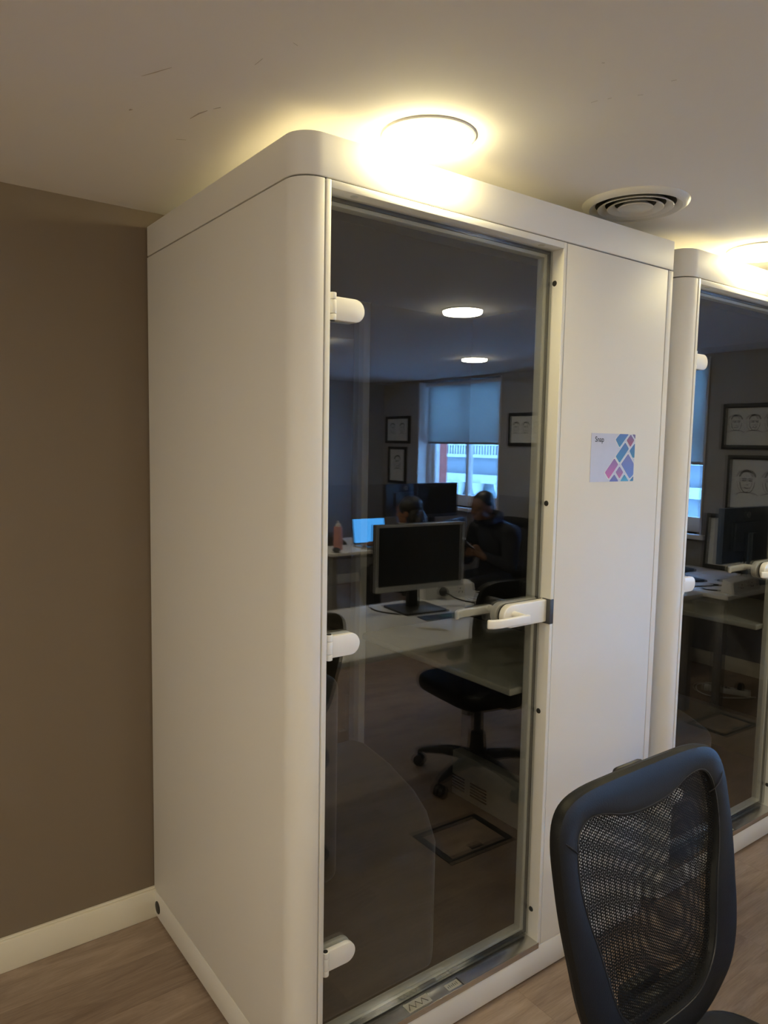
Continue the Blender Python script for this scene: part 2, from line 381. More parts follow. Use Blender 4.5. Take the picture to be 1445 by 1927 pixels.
# ================================================================== CEILING FITTINGS
def downlight(x, y, label, mt='lamp'):
    t = thing('downlight', label, 'ceiling light', (x, y, CEIL), group='round ceiling lights')
    MB().lathe([(.098, -.001), (.098, -.006), (.102, -.007), (.108, -.004), (.109, 0)], (0, 0, 0), 48).build('trim_ring', M['white_plastic'], t, smooth=True)
    MB().lathe([(.0965, -.004), (.0965, -.016), (.092, -.022), (.075, -.025), (.04, -.0265), (.0, -.027)], (0, 0, 0), 48).build('diffuser', M[mt], t, smooth=True)
    return t
downlight(.322, -.028, 'glaring round ceiling light directly above the front edge of the booth with the Snap sign', 'booth_lamp')
downlight(1.84, -.028, 'round ceiling light above the front edge of the farther booth at the picture edge', 'booth_lamp')
downlight(1.851, -1.441, 'larger of the two lit discs mirrored high in the booth door')
downlight(3.364, -2.95, 'smaller lit disc mirrored lower in the booth door, above the window')
downlight(.33, -2.95, 'round ceiling light in the middle of the aisle')
downlight(1.85, -2.95, 'round ceiling light over the walkway behind the desks')
downlight(-1.2, -1.44, 'unseen round light added as fill at the left end of the aisle')  # this and the next three: unseen lights added to brighten ceiling and booth
downlight(-1.2, -2.95, 'unseen round light added as fill at the far left of the room')
downlight(-2.6, -1.44, 'unseen round light added as fill nearest the left wall of the room')
downlight(-2.6, -.03, 'unseen round light added as fill in the corner left of the booths')
downlight(.33, -4.4, 'round ceiling light at the far end of the aisle')
downlight(1.85, -4.4, 'round ceiling light near the far grey wall')

def diffuser(x, y):
    t = thing('air_vent', 'round white ceiling air vent with concentric rings between the two booths', 'air vent', (x, y, CEIL))
    MB().lathe([(.112, -.001), (.126, -.012), (.129, -.014), (.134, -.013), (.146, -.006), (.149, 0)], (0, 0, 0), 64).build('outer_ring', M['vent_white'], t, smooth=True)
    MB().lathe([(.113, -.0004), (.0, -.0004)], (0, 0, 0), 40).build('throat', M['dark'], t)
    for r in (.104, .077):
        MB().lathe([(r - .020, -.001), (r - .004, -.0125), (r, -.0145), (r + .002, -.0125), (r - .014, -.001)], (0, 0, 0), 56).build('vent_ring', M['vent_white'], t, smooth=True)
    MB().lathe([(.0, -.010), (.042, -.0115), (.047, -.0140), (.050, -.0120), (.036, -.001), (.0, -.001)], (0, 0, 0), 48).build('centre_disc', M['vent_white'], t, smooth=True)
diffuser(1.085, -.045)

# ================================================================== PHONE BOOTHS
W, D, H = 1.363, .94, 2.25; R = .060
def outline(inset=0.0):
    r = R - inset
    return [(inset, D)] + [p for p in arc(R, R, r, PI, 1.5 * PI, 14)] + [(W - inset, inset), (W - inset, D)]
def make_pod():
    t = thing('phone_booth', '', 'phone booth', (0, 0, 0), group='white office phone booths')
    fo = outline(); fi = [(.024, D - .024)] + arc(R, R, R - .024, PI, 1.5 * PI, 14) + [(W - .024, .024), (W - .024, D - .024)]; n = len(fo); cr = MB()
    vs = [(*p, z) for z in (2.160, H) for q in (fo, fi) for p in q]; fs = []
    for i in range(n):
        j = (i + 1) % n
        fs += [(i, j, 2 * n + j, 2 * n + i), (n + i, 3 * n + i, 3 * n + j, n + j), (2 * n + i, 2 * n + j, 3 * n + j, 3 * n + i), (i, n + i, n + j, j)]
    cr.add(vs, fs).build('crown', M['pod'], t, bevel=.003)
    MB().prism([(.03, D - .03)] + arc(R, R, R - .03, PI, 1.5 * PI, 10) + [(W - .03, .03), (W - .03, D - .03)], 2.145, 2.166).build('roof_panel', M['pod'], t)
    b = MB().prism(outline(), .010, .0955).build('base', M['pod'], t, bevel=.002)
    MB().prism([(.03, .03), (W - .03, .03), (W - .03, D - .03), (.03, D - .03)], 0, .010).build('plinth', M['dark'], t)
    MB().cyl((-.002, .908, .046), (.01, .908, .046), .0205, seg=24).build('cable_grommet', M['rubber'], b, bevel=.001)
    # recessed core seen in the shadow gaps
    MB().prism(outline(.005), 2.150, 2.161).build('gap_strip', M['strike'], t)
    # left side panel wraps the front corner
    out = [(0, D)] + arc(R, R, R, PI, 1.5 * PI, 16) + [(.063, 0)]
    inn = [(.063, .026)] + list(reversed(arc(R, R, R - .026, PI, 1.5 * PI, 16))) + [(.026, D)]
    MB().prism(out + inn, .0985, 2.157).build('side_panel', M['pod'], t, bevel=.0018)
    MB().box(W - .0255, W, 0, D, .0985, 2.157).build('side_panel', M['pod'], t, bevel=.0018)
    MB().box(.851, W - .0285, 0, .045, .0985, 2.157).build('front_panel', M['pod'], t, bevel=.0022)
    # door trim and jambs
    for x0, x1 in ((.0665, .079), (.836, .8485)): MB().box(x0, x1, -.0005, .09, .0985, 2.157).build('door_jamb', M['pod_trim'], t, bevel=.0012)
    MB().box(.079, .836, -.0005, .09, 2.140, 2.157).build('door_head', M['pod_trim'], t, bevel=.0012)
    MB().box(.851, .88, .04, .06, .0985, 2.157).build('panel_backing', M['strike'], t)
    # aluminium stop frame and black seal behind the pane
    fr = [((.079, .098), (.118, 2.140)), ((.817, .836), (.118, 2.140))]
    for (x0, x1), (z0, z1) in fr:
        MB().box(x0, x1, .051, .078, z0, z1).build('stop_frame', M['alu'], t, bevel=.001)
    MB().box(.098, .817, .051, .078, 2.122, 2.140).build('stop_frame', M['alu'], t, bevel=.001)
    MB().box(.098, .817, .051, .078, .118, .136).build('stop_frame', M['alu'], t, bevel=.001)
    g = MB()
    g.box(.079, .088, .0465, .051, .118, 2.14); g.box(.827, .836, .0465, .051, .118, 2.14); g.box(.088, .827, .0465, .051, 2.131, 2.14); g.box(.088, .827, .0465, .051, .118, .127)
    g.build('door_seal', M['rubber'], t)
    # threshold with bright lip
    sl = MB().box(.079, .836, -.004, .10, .096, .112).build('threshold', M['steel'], t, bevel=.0015)
    MB().box(.079, .836, -.0065, -.004, .096, .1145).build('threshold_lip', M['steel'], sl, bevel=.0006)
    zz = [(.355 + .0105 * i, (.009 if i % 2 == 0 else .027)) for i in range(7)]
    MB().box(.350, .428, .003, .034, .1118, .11225).build('pale_plate', M['pale_plate_metal'], sl)  # thin pale plates laid under the marks on the threshold
    MB().box(.486, .533, .003, .026, .1118, .11225).build('pale_plate', M['pale_plate_metal'], sl)
    MB().tube([(x, y, .1124) for x, y in zz], .0011, 5).build('zigzag_mark', M['rubber'], sl)
    for i in range(6): MB().box(.492 + i * .0062, .4935 + i * .0062, .010, .017 + .003 * (i % 2), .1120, .1126).build('printed_stroke', M['rubber'], sl)
    MB().box(.534, .537, -.003, .030, .1120, .1127).build('printed_stroke', M['rubber'], sl)
    for zz_ in (2.05, 1.433, .819, .202): MB().lathe([(0, -.003), (.007, -.002), (.0085, .001)], (.836, .029, zz_), 16, axis='x').build('screw_cap', M['rubber'], t, smooth=True)
    for xx in (.150, .765): MB().lathe([(0, -.0015), (.009, -.001), (.010, .001)], (xx, .018, 2.140), 16).build('screw_cap', M['alu'], t, smooth=True)
    MB().lathe([(0, .005), (.004, .003), (.005, 0)], (.079, .02, 1.812), 12, axis='x').build('door_bumper', M['white_plastic'], t, smooth=True)
    MB().box(.8335, .8495, -.0015, .030, 1.085, 1.158).build('strike_plate', M['strike'], t, bevel=.0015)
    # glass door
    dr = MB().box(.083, .832, .036, .046, .121, 2.136).build('glass_door', M['glass'], t)
    for zc in (1.893, 1.123, .348):
        h = MB()
        pl = [(.099, zc + .026), (.160, zc + .026)] + arc(.160, zc, .026, PI / 2, -PI / 2, 14)[1:] + [(.099, zc - .026)]
        h.prism(pl, .021, .0358, axis='y').build('hinge_plate', M['white_metal'], dr, bevel=.0025)
        MB().prism(pl, .0462, .058, axis='y').build('hinge_plate', M['white_metal'], dr, bevel=.0025)
        for z0, z1 in ((-.030, -.0165), (-.0155, .0145), (.0155, .030)):
            MB().cyl((.0965, .0185, zc + z0 + .002), (.0965, .0185, zc + z1 + .002), .0088, seg=20).build('hinge_knuckle', M['white_metal'], dr, bevel=.0008)
        MB().cyl((.0965, .0185, zc - .0295), (.0965, .0185, zc + .0335), .0058, seg=16).build('hinge_pin', M['rubber'], dr)
    zc = 1.123
    case = [(.836, zc + .033), (.694, zc + .033)] + arc(.694, zc, .033, PI / 2, 1.5 * PI, 18)[1:] + [(.836, zc - .033)]
    MB().prism(case, .012, .0345, axis='y').build('lock_case', M['white_metal'], dr, bevel=.004, bseg=3)
    MB().prism(case, .0345, .0358, axis='y').build('lock_gasket', M['rubber'], dr)
    MB().prism(case, .0462, .069, axis='y').build('lock_case', M['white_metal'], dr, bevel=.004, bseg=3)
    for s, y0, nm in ((-1, .012, 'lever_handle'), (1, .069, 'lever_handle')):
        l = MB(); yb = y0 + s * .046
        l.cyl((.700, y0, zc + .006), (.700, yb, zc + .004), .0095, seg=20)
        L = l.build('lever_neck', M['white_metal'], dr, smooth=True)
        bar = MB(); pth = [(.712, yb), (.600, yb), (.580, yb - s * .004), (.566, yb - s * .014)]
        th = .0065; o = []; i2 = []
        for k, (px, py) in enumerate(pth):
            a = pth[max(k - 1, 0)]; c = pth[min(k + 1, len(pth) - 1)]
            dx, dy = c[0] - a[0], c[1] - a[1]; ln = math.hypot(dx, dy); nx, ny = -dy / ln, dx / ln
            o.append((px + nx * th, py + ny * th)); i2.append((px - nx * th, py - ny * th))
        bar.prism(o + i2[::-1], zc - .0105, zc + .0135).build(nm, M['white_metal'], dr, bevel=.004, bseg=3)
    # back window
    for x0, x1 in ((.030, .055), (.770, .800)):
        MB().box(x0, x1, .865, .93, .115, 2.10).build('rear_frame', M['alu'], t, bevel=.002)
    for z0, z1 in ((.097, .125), (2.09, 2.12)): MB().box(.030, .800, .865, .93, z0, z1).build('rear_frame', M['alu'], t, bevel=.002)
    MB().box(.055, .770, .895, .903, .125, 2.09).build('rear_pane', M['glass'], t)
    MB().box(.800, W - .0255, .875, D, .0985, 2.157).build('rear_panel', M['felt'], t)
    MB().box(.026, .800, .875, D, 2.12, 2.157).build('rear_panel', M['felt'], t)
    # lining
    MB().box(.026, .045, .09, .865, .11, 2.11).build('wall_lining', M['felt'], t)
    MB().box(W - .045, W - .0255, .06, .875, .11, 2.11).build('wall_lining', M['felt'], t)
    MB().box(.8485, W - .045, .060, .078, .11, 2.11).build('wall_lining', M['felt'], t)
    MB().box(.026, W - .0255, .10, .875, 2.11, 2.14).build('inner_ceiling', M['felt'], t)
    MB().box(.026, W - .0255, .10, .875, .0955, .110).build('inner_floor', M['carpet'], t)
    # worktop, vent box, bench
    MB().prism([(.772, .085), (W - .046, .085), (W - .046, .862), (.785, .862), (.772, .850)], .857, .880).build('worktop', M['worktop'], t, bevel=.006, bseg=3)
    vb = MB().box(1.268, W - .046, .085, .870, .1105, .300).build('vent_box', M['ventgrey'], t, bevel=.003)
    for ya, yb in ((.790, .868), (.660, .756)):
        for k in range(5): MB().box(1.2660, 1.2690, ya, yb, .140 + k * .013, .1465 + k * .013).build('vent_slot', M['dark'], vb)
    pts = [(.050, .095), (.500, .095), (.543, .139), (.624, .272), (.679, .405), (.732, .605), (.758, .790), (.740, .855), (.050, .855)]
    MB().prism(pts, .111, .480).build('bench_seat', M['seat_fabric'], t, bevel=.022, bseg=3)
    MB().box(.047, .190, .095, .855, .481, 1.02).build('bench_backrest', M['seat_fabric'], t, bevel=.035, bseg=4)
    return t
pod = make_pod()
pod['label'] = 'white phone booth with rounded corner and dark glass door, bearing the Snap sign'
pod2 = copy_tree(pod); pod2.location = (1.443, 0, 0)
pod2['label'] = 'second white phone booth behind the mesh chair, cut off by the right picture edge'

# name plate
def sign():
    t = thing('name_sign', 'square pale sign reading Snap with blue and pink diamonds, stuck on the booth', 'sign', (.988, -.0005, 1.493))
    MB().box(0, .213, -.0012, 0, 0, .145).build('sign_plate', mat('pale_lilac', (0.62, 0.62, 0.72), .3, noise=.05, nscale=30), t)
    tu = bpy.data.curves.new('sign_text', 'FONT'); tu.body = 'Snap'; tu.size = .0225; tu.extrude = .0001; tu.offset = .00022
    to = bpy.data.objects.new('tmp', tu); COL.objects.link(to); dg = bpy.context.evaluated_depsgraph_get()
    me = bpy.data.meshes.new_from_object(to.evaluated_get(dg)); bpy.data.objects.remove(to)
    me.transform(Matrix.Translation((.0165, -.0014, .1195)) @ Matrix.Rotation(PI / 2, 4, 'X')); me.materials.append(M['print_ink'])
    o = bpy.data.objects.new('sign_text', me); COL.objects.link(o); o.parent = t
    blue, dblue, viol, pink, red, cyan, plum = (.05, .24, .42), (.10, .16, .42), (.20, .17, .42), (.52, .14, .33), (.42, .08, .12), (.09, .38, .62), (.16, .10, .22)
    S = [([(.1343, .1450), (.1789, .1450), (.1355, .1036), (.1145, .1278)], blue, dblue), ([(.1893, .1450), (.2086, .127), (.1895, .1055), (.169, .1263)], red, plum),
         ([(.1975, .1450), (.2130, .1450), (.2130, .1300)], plum, plum), ([(.1633, .12), (.1833, .1004), (.139, .0567), (.1183, .0764)], blue, dblue),
         ([(.2126, .1183), (.2130, .0723), (.2033, .073), (.1855, .0942)], blue, dblue), ([(.1804, .0854), (.211, .0554), (.2116, .0201), (.1931, .0077), (.1466, .053)], (.13, .22, .60), viol),
         ([(.1127, .0708), (.1333, .0518), (.0889, .0079), (.0691, .0281)], (.62, .12, .36), (.26, .14, .34)), ([(.1397, .0473), (.1603, .0281), (.1419, .0084), (.1211, .0284)], pink, viol),
         ([(.1155, .0228), (.135, .0035), (.1352, .0003), (.0906, .0006)], (.14, .15, .48), viol), ([(.166, .0223), (.1891, .0004), (.1453, .0006)], cyan, blue), ([(.2120, .0163), (.2125, .0003), (.1929, .0004)], blue, dblue)]
    for k, (pl, c0, c1) in enumerate(S):
        # rounded corners
        n = len(pl); q = []
        for i in range(n):
            p = Vector(pl[i]); a = Vector(pl[i - 1]) - p; b = Vector(pl[(i + 1) % n]) - p
            d = min(.004, a.length * .3, b.length * .3); p0 = p + a.normalized() * d; p1 = p + b.normalized() * d
            for u in (0, .33, .67, 1): q.append(tuple((1 - u) ** 2 * p0 + 2 * u * (1 - u) * p + u * u * p1))
        c = sum((Vector(z_) for z_ in q), Vector((0, 0))) / len(q); q2 = [tuple(c + (Vector(z_) - c) * 1.10) for z_ in q]
        q2 = [(min(max(a_, .0006), .2128), min(max(b_, .0004), .1448)) for a_, b_ in q2]
        MB().prism(q2, -.00130 - .00001 * k, -.00119, axis='y').build('diamond_border', M['paper'], t)
        MB().prism(q, -.00155, -.00119, axis='y').build('diamond', gradient('sign_grad_%d' % k, c0, c1, min(z_[1] for z_ in q), max(z_[1] for z_ in q)), t)
sign()

# ================================================================== OFFICE CHAIRS
def back_y(z, u=0.0):  # local recline of the chair back plus the sideways dish
    return .300 - .20 * (1.0 - z) - .10 * (u ** 2) * 4 * .26
def make_chair(name, label):
    t = thing(name, label, 'office chair', (0, 0, 0), group='black swivel chairs')
    OUT = [(0, .548), (.06, .550), (.105, .560), (.150, .580), (.195, .610), (.222, .652), (.236, .70), (.243, .750), (.2525, .83), (.2545, .90), (.2525, .950), (.240, .988), (.212, 1.010), (.16, 1.020), (.08, 1.022), (0, 1.022)]
    INN = [(0, .600), (.05, .602), (.085, .610), (.118, .632), (.140, .662), (.153, .70), (.162, .735), (.174, .775), (.194, .83), (.205, .88), (.204, .925), (.193, .957), (.168, .972), (.125, .968), (.065, .948), (0, .942)]
    def smooth_loop(P_, n=4):
        full = P_ + [(-x, z) for x, z in reversed(P_[1:-1])]; N = len(full); r = []
        for i in range(N):
            p0, p1, p2, p3 = (Vector(full[(i + k) % N]) for k in (-1, 0, 1, 2))
            for j in range(n):
                u = j / n; r.append(.5 * ((2 * p1) + (p2 - p0) * u + (2 * p0 - 5 * p1 + 4 * p2 - p3) * u * u + (3 * p1 - p0 - 3 * p2 + p3) * u ** 3))
        return r
    o, i_ = smooth_loop(OUT), smooth_loop(INN); N = len(o); K = 12
    vs = []; fs = []
    for k in range(N):
        for a in range(K):
            an = 2 * PI * a / K; s = .5 + .5 * math.copysign(abs(math.cos(an)) ** .7, math.cos(an))
            p = i_[k].lerp(o[k], s); vs.append((p.x, back_y(p.y, p.x) +   .015 * math.copysign(abs(math.sin(an)) ** .55, math.sin(an)), p.y))
    for k in range(N):
        for a in range(K): fs.append((k * K + a, k * K + (a + 1) % K, ((k + 1) % N) * K + (a + 1) % K, ((k + 1) % N) * K + a))
    bf = MB().add(vs, fs).build('back_frame', M['leather'], t, smooth=True)
    # stitched seams across the leather frame
    for sx in (-1, 1):
        pa, pb = Vector((sx * .196, .925)), Vector((sx * .247, .967)); sm = []
        for u in range(9):
            p = pa.lerp(pb, u / 8); bulge = .0172 * math.sin(PI * (.06 + .88 * u / 8)) ** .6
            sm.append((p.x, back_y(p.y, p.x) - bulge, p.y))
        MB().tube(sm, .0011, 5).build('seam', M['black_plastic'], bf)
    MB().tube([(p.x * .992 , back_y(p.y, p.x) - .012, p.y) for p in [i_[k].lerp(o[k], .12) for k in range(N)]], .0013, 5, closed=True).build('piping', M['black_plastic'], bf)
    for nm, off, mt, bul in (('front_mesh', -.004, M['mesh_f'], .012), ('rear_mesh', .010, M['mesh_b'], -.022)):
        c = Vector((0, .80)); vs = []; rings = 10
        for r in range(rings + 1):
            for k in range(N):
                p = c.lerp(i_[k].lerp(o[k], .2), max(r / rings, .001)); vs.append((p.x, back_y(p.y, p.x) + off + bul * ((r / rings) ** 2 - 1) * -1 * (1 if nm == 'front_mesh' else 1), p.y))
        fs = [(r * N + k, r * N + (k + 1) % N, (r + 1) * N + (k + 1) % N, (r + 1) * N + k) for r in range(rings) for k in range(N)]
        MB().add(vs, fs).build(nm, mt, t, smooth=True)
    # rear spine with top hook
    sp = MB(); pth = [(0, .12, .40), (0, .25, .42), (0, .262, .50), (0, .270, .62)]
    for a, b, wd in zip(pth[:-1], pth[1:], (.04, .04, .05)):
        sp.add([(s * wd, a[1] + d, a[2]) for s in (-1, 1) for d in (0, .02)] + [(s * wd, b[1] + d, b[2]) for s in (-1, 1) for d in (0, .02)], [(0, 1, 3, 2), (4, 6, 7, 5), (0, 4, 5, 1), (2, 3, 7, 6), (0, 2, 6, 4), (1, 5, 7, 3)])
    sp.build('spine', M['black_plastic'], t, bevel=.004)
    MB().box(-.042, .042, .314, .334, .965, 1.015).build('top_bracket', M['black_plastic'], t, bevel=.010, bseg=3)
    MB().box(-.15, .15, .225, .262, .53, .62).build('lumbar_plate', M['black_plastic'], t, bevel=.012, bseg=3)
    # seat
    n = 40; se = []
    for k in range(n):
        a = 2 * PI * k / n; cx, sx = math.cos(a), math.sin(a)
        se.append((.255 * math.copysign(abs(cx) ** .42, cx), .02 + .25 * math.copysign(abs(sx) ** .42, sx)))
    s_ = MB().prism(se, .425, .495).build('seat', M['leather'], t, bevel=.028, bseg=4)
    MB().tube([(x * .985, .02 + (y - .02) * .985, .4575) for x, y in se], .004, 6, closed=True).build('piping', M['black_plastic'], s_)
    MB().box(-.11, .11, -.10, .14, .375, .425).build('mechanism', M['black_plastic'], t, bevel=.012)
    MB().tube([(.10, .0, .40), (.22, .0, .395), (.27, .0, .40)], .007, 8).build('tilt_lever', M['black_plastic'], t, smooth=True)
    MB().cyl((0, 0, .22), (0, 0, .376), .024).build('gas_column', M['black_plastic'], t, smooth=True)
    MB().lathe([(0, .06), (.040, .06), (.045, .09), (.036, .22), (.0, .22)], (0, 0, 0), 24).build('base_hub', M['black_plastic'], t, smooth=True)
    for k in range(5):
        a = 2 * PI * k / 5 + PI / 2; c, s = math.cos(a), math.sin(a)
        l = MB(); pr = [(.03, .105, .030, .03), (.16, .105, .026, .024), (.28, .082, .018, .016), (.305, .074, .014, .010)]
        vs = []
        for r, z, wd, hh in pr:
            for dx, dz in ((-1, -.5), (1, -.5), (.7, .5), (-.7, .5)): vs.append((c * r - s * dx * wd, s * r + c * dx * wd, z + dz * hh * 1.6))
        fs = [(0, 1, 2, 3), (15, 14, 13, 12)] + [(i * 4 + j, (i + 1) * 4 + j, (i + 1) * 4 + (j + 1) % 4, i * 4 + (j + 1) % 4) for i in range(3) for j in range(4)]
        leg = l.add(vs, fs).build('base_leg', M['black_plastic'], t, bevel=.004)
        w1 = MB()
        for d in (-.014, .014):
            w1.cyl((c * .295 - s * (d - .009), s * .295 + c * (d - .009), .028), (c * .295 - s * (d + .009), s * .295 + c * (d + .009), .028), .028, seg=18)
        w1.cyl((c * .30, s * .30, .03), (c * .30, s * .30, .075), .010, seg=10)
        w1.build('caster', M['black_plastic'], leg, smooth=True)
    return t
ch = make_chair('office_chair', 'black leather-edged mesh chair in the foreground in front of the booths')
ch.location = (.357, -.932, 0)
def chair_at(x, y, rz, label):
    c = copy_tree(ch); c.location = (x, y, 0); c.rotation_euler = (0, 0, rz); c['label'] = label; return c
chair_at(1.635, -1.02, .10, 'black swivel chair tucked under the white desk with the silver monitor, mirrored in the door')
chair_at(3.36, -2.66, -PI / 2, 'black swivel chair that the man in the dark hoodie sits on')
chair_at(2.965, -3.12, -.45, 'black swivel chair that the woman at the laptop sits on')
chair_at(3.95, -1.86, PI, 'black swivel chair at the desk with the blue-tinted monitor back')

# ================================================================== DESKS AND WHAT STANDS ON THEM
DZ = .730
def desk(x0, x1, y0, y1, label):
    t = thing('desk', label, 'desk', ((x0 + x1) / 2, (y0 + y1) / 2, 0), group='white office desks')
    hx, hy = (x1 - x0) / 2, (y1 - y0) / 2
    MB().box(-hx, hx, -hy, hy, DZ - .025, DZ).build('desktop', M['desk_white'], t, bevel=.002)
    for sx in (-1, 1):
        for sy in (-1, 1): MB().box(sx * (hx - .05) - .025, sx * (hx - .05) + .025, sy * (hy - .06) - .025, sy * (hy - .06) + .025, 0, DZ - .065).build('leg', M['desk_leg'], t, bevel=.002)
        MB().box(sx * (hx - .05) - .02, sx * (hx - .05) + .02, -hy + .035, hy - .035, DZ - .065, DZ - .025).build('side_rail', M['desk_leg'], t, bevel=.002)
    MB().box(-hx + .08, hx - .08, -.02, .02, DZ - .065, DZ - .025).build('cross_rail', M['desk_leg'], t, bevel=.002)
    MB().box(-hx + .15, hx - .15, -hy + .10, -hy + .22, DZ - .16, DZ - .15).build('cable_tray', M['desk_leg'], t, bevel=.002)
    return t
desk(.62, 2.215, -1.715, -.915, 'white desk bearing the silver-framed monitor, mirrored in the booth door')
desk(2.64, 3.385, -1.74, -.915, 'short white desk between the two longer ones, mirrored beside the door handle')
desk(3.415, 4.32, -1.58, -.775, 'white desk under the portrait drawings, mirrored in the farther booth')
desk(2.29, 3.95, -4.17, -3.37, 'far white desk with the lit laptop, mirrored low in the booth door')

def monitor(name, loc, rz, wd, ht, bot, label, bez, scr, body, logo=True, lp=0.0):
    t = thing(name, label, 'monitor', loc, rz, group='computer monitors')
    # screen faces local +y
    MB().box(-wd / 2, wd / 2, -.028, .006, bot, bot + ht).build('casing', body, t, bevel=.004)
    b = .014
    MB().box(-wd / 2, wd / 2, .006, .014, bot, bot + .028).build('bezel', bez, t, bevel=.0015)
    MB().box(-wd / 2, wd / 2, .006, .014, bot + ht - b, bot + ht).build('bezel', bez, t, bevel=.0015)
    for s in (-1, 1):
        x0, x1 = sorted((s * wd / 2, s * (wd / 2 - b))); MB().box(x0, x1, .006, .014, bot + .028, bot + ht - b).build('bezel', bez, t, bevel=.0015)
    MB().box(-wd / 2 + b, wd / 2 - b, .0055, .009, bot + .028, bot + ht - b).build('screen', scr, t)
    MB().box(-wd * .30, wd * .30, -.048, -.028, bot + ht * .22, bot + ht * .74).build('rear_cover', body, t, bevel=.008)
    MB().box(-.035, .035, -.085, -.048, .008, bot + ht * .55).build('stand_column', body, t, bevel=.006)
    MB().box(-.13, .13, -.15, .09, 0, .012).build('stand_foot', body, t, bevel=.004)
    if logo:
        lg = MB(); zc = bot + ht * .87
        lg.lathe([(.016, -.0295), (.019, -.0295), (.019, -.028), (.016, -.028), (.016, -.0295)], (lp, 0, zc), 24, axis='y')
        lg.tube([(lp - .004, -.029, zc + .012), (lp - .007, -.029, zc - .006)], .0012, 5); lg.tube([(lp + .005, -.029, zc + .006), (lp + .002, -.029, zc - .012)], .0012, 5)
        lg.build('round_logo', M['logo_light'], t)
    return t
monitor('monitor', (1.62, -1.47, DZ), .10, .545, .345, .115, 'silver-framed monitor with a dark screen, mirrored in the middle of the booth door', M['mon_silver'], M['screen_off'], M['black_plastic'])
monitor('monitor', (3.47, -3.98, DZ), PI - .1, .50, .30, .20, 'black monitor seen from behind beyond the woman, with a small round logo', M['black_plastic'], M['screen_off'], M['black_plastic'])
monitor('monitor', (3.76, -3.84, DZ), -.06, .54, .32, .19, 'dark monitor in front of the window, mirrored above the silver-framed one', M['black_plastic'], M['screen_off'], M['black_plastic'], logo=False)
monitor('monitor', (3.985, -1.0, DZ), PI + .05, .555, .36, .135, 'monitor back with bluish window light in its colour and a round pale logo, mirrored in the farther booth', M['window_tint'], M['screen_off'], M['window_tint'])

def laptop(x, y, rz, label):
    t = thing('laptop', label, 'laptop', (x, y, DZ), rz)
    MB().box(-.165, .165, -.02, .20, 0, .016).build('keyboard_deck', M['mon_silver'], t, bevel=.003)
    MB().box(-.145, .145, .03, .11, .016, .018).build('keys', M['black_plastic'], t)
    lid = MB().add([(s * .165, y_, z_) for s in (-1, 1) for y_, z_ in ((-.022, .016), (-.032, .016), (-.075, .235), (-.067, .235))], [(0, 1, 2, 3), (7, 6, 5, 4), (0, 4, 5, 1), (1, 5, 6, 2), (2, 6, 7, 3), (3, 7, 4, 0)]).build('lid', M['black_plastic'], t, bevel=.002)
    MB().add([(s * .155, -.0225 + .0035 - .045 * (z_ - .016) / .219, z_) for s in (-1, 1) for z_ in (.030, .228)], [(0, 1, 3, 2)]).build('screen', M['screen_on'], lid)
    return t
laptop(2.84, -3.60, .08, 'laptop with a bright blue screen on the far desk')

t = thing('water_bottle', 'pink bottle standing left of the lit laptop', 'bottle', (2.47, -3.56, DZ))
MB().lathe([(0, 0), (.036, 0), (.038, .01), (.038, .17), (.032, .19), (0, .19)], (0, 0, 0), 24).build('body', M['pink'], t, smooth=True)
MB().lathe([(0, .19), (.022, .19), (.022, .21), (.010, .215), (.010, .235), (0, .237)], (0, 0, 0), 20).build('cap', M['white_plastic'], t, smooth=True)
t = thing('computer_mouse', 'black mouse at the corner of the far desk', 'mouse', (2.37, -3.43, DZ), .4)
MB().ell((0, 0, .0200), (.032, .055, .0195)).build('shell', M['black_plastic'], t, smooth=True); MB().box(-.003, .003, -.045, -.025, .028, .0365).build('wheel', M['strike'], t, bevel=.001)
t = thing('telephone', 'dark desk phone between the pink bottle and the laptop', 'telephone', (2.60, -3.86, DZ))
MB().add([(x_, y_, z_) for x_ in (-.09, .09) for y_, z_ in ((-.1, 0), (.1, 0), (.1, .02), (-.1, .09))], [(0, 1, 2, 3), (7, 6, 5, 4), (0, 4, 5, 1), (1, 5, 6, 2), (2, 6, 7, 3), (3, 7, 4, 0)]).build('body', M['black_plastic'], t, bevel=.004)
MB().tube([(-.06, -.08, .11), (-.065, 0, .085), (-.06, .08, .055)], [.022, .014, .022], 10).build('handset', M['black_plastic'], t, smooth=True)

def sockets(x, y, rz, label, n=2, cat='power socket'):
    t = thing('desk_socket', label, cat, (x, y, DZ), rz, group='desk power sockets')
    L = .15 * n / 2 + .02
    b = MB().add([(s * L, y_, z_) for s in (-1, 1) for y_, z_ in ((-.045, 0), (.045, 0), (.030, .070), (-.035, .085))], [(0, 1, 2, 3), (7, 6, 5, 4), (0, 4, 5, 1), (1, 5, 6, 2), (2, 6, 7, 3), (3, 7, 4, 0)]).build('housing', M['white_plastic'], t, bevel=.004)
    for k in range(n):
        xo = (k - (n - 1) / 2) * .13
        for dx, dz in ((0, .050), (-.012, .030), (.012, .030)): MB().box(xo + dx - .003, xo + dx + .003, .0325 + (.055 - dz) * .21 - .001, .0375 + (.055 - dz) * .21 - .001, dz - .004, dz + .004).build('pin_slot', M['dark'], b)
        MB().box(xo + .035, xo + .050, .0335, .0385, .040, .054).build('rocker_switch', M['white_metal'], b, bevel=.001)
    return t
sockets(1.985, -1.665, .12, 'white double desk socket beside the silver-framed monitor')
sockets(3.67, -.835, -.05, 'white desk socket at the corner of the desk with the blue-tinted monitor')
t = thing('plug', 'black mains plug in the white double desk socket', 'plug', (1.915, -1.622, DZ + .045), .12)
MB().lathe([(0, .0), (.026, .0), (.028, .012), (.020, .035), (.012, .042), (0, .043)], (0, 0, 0), 20, axis='y').build('plug_body', M['black_plastic'], t, smooth=True)
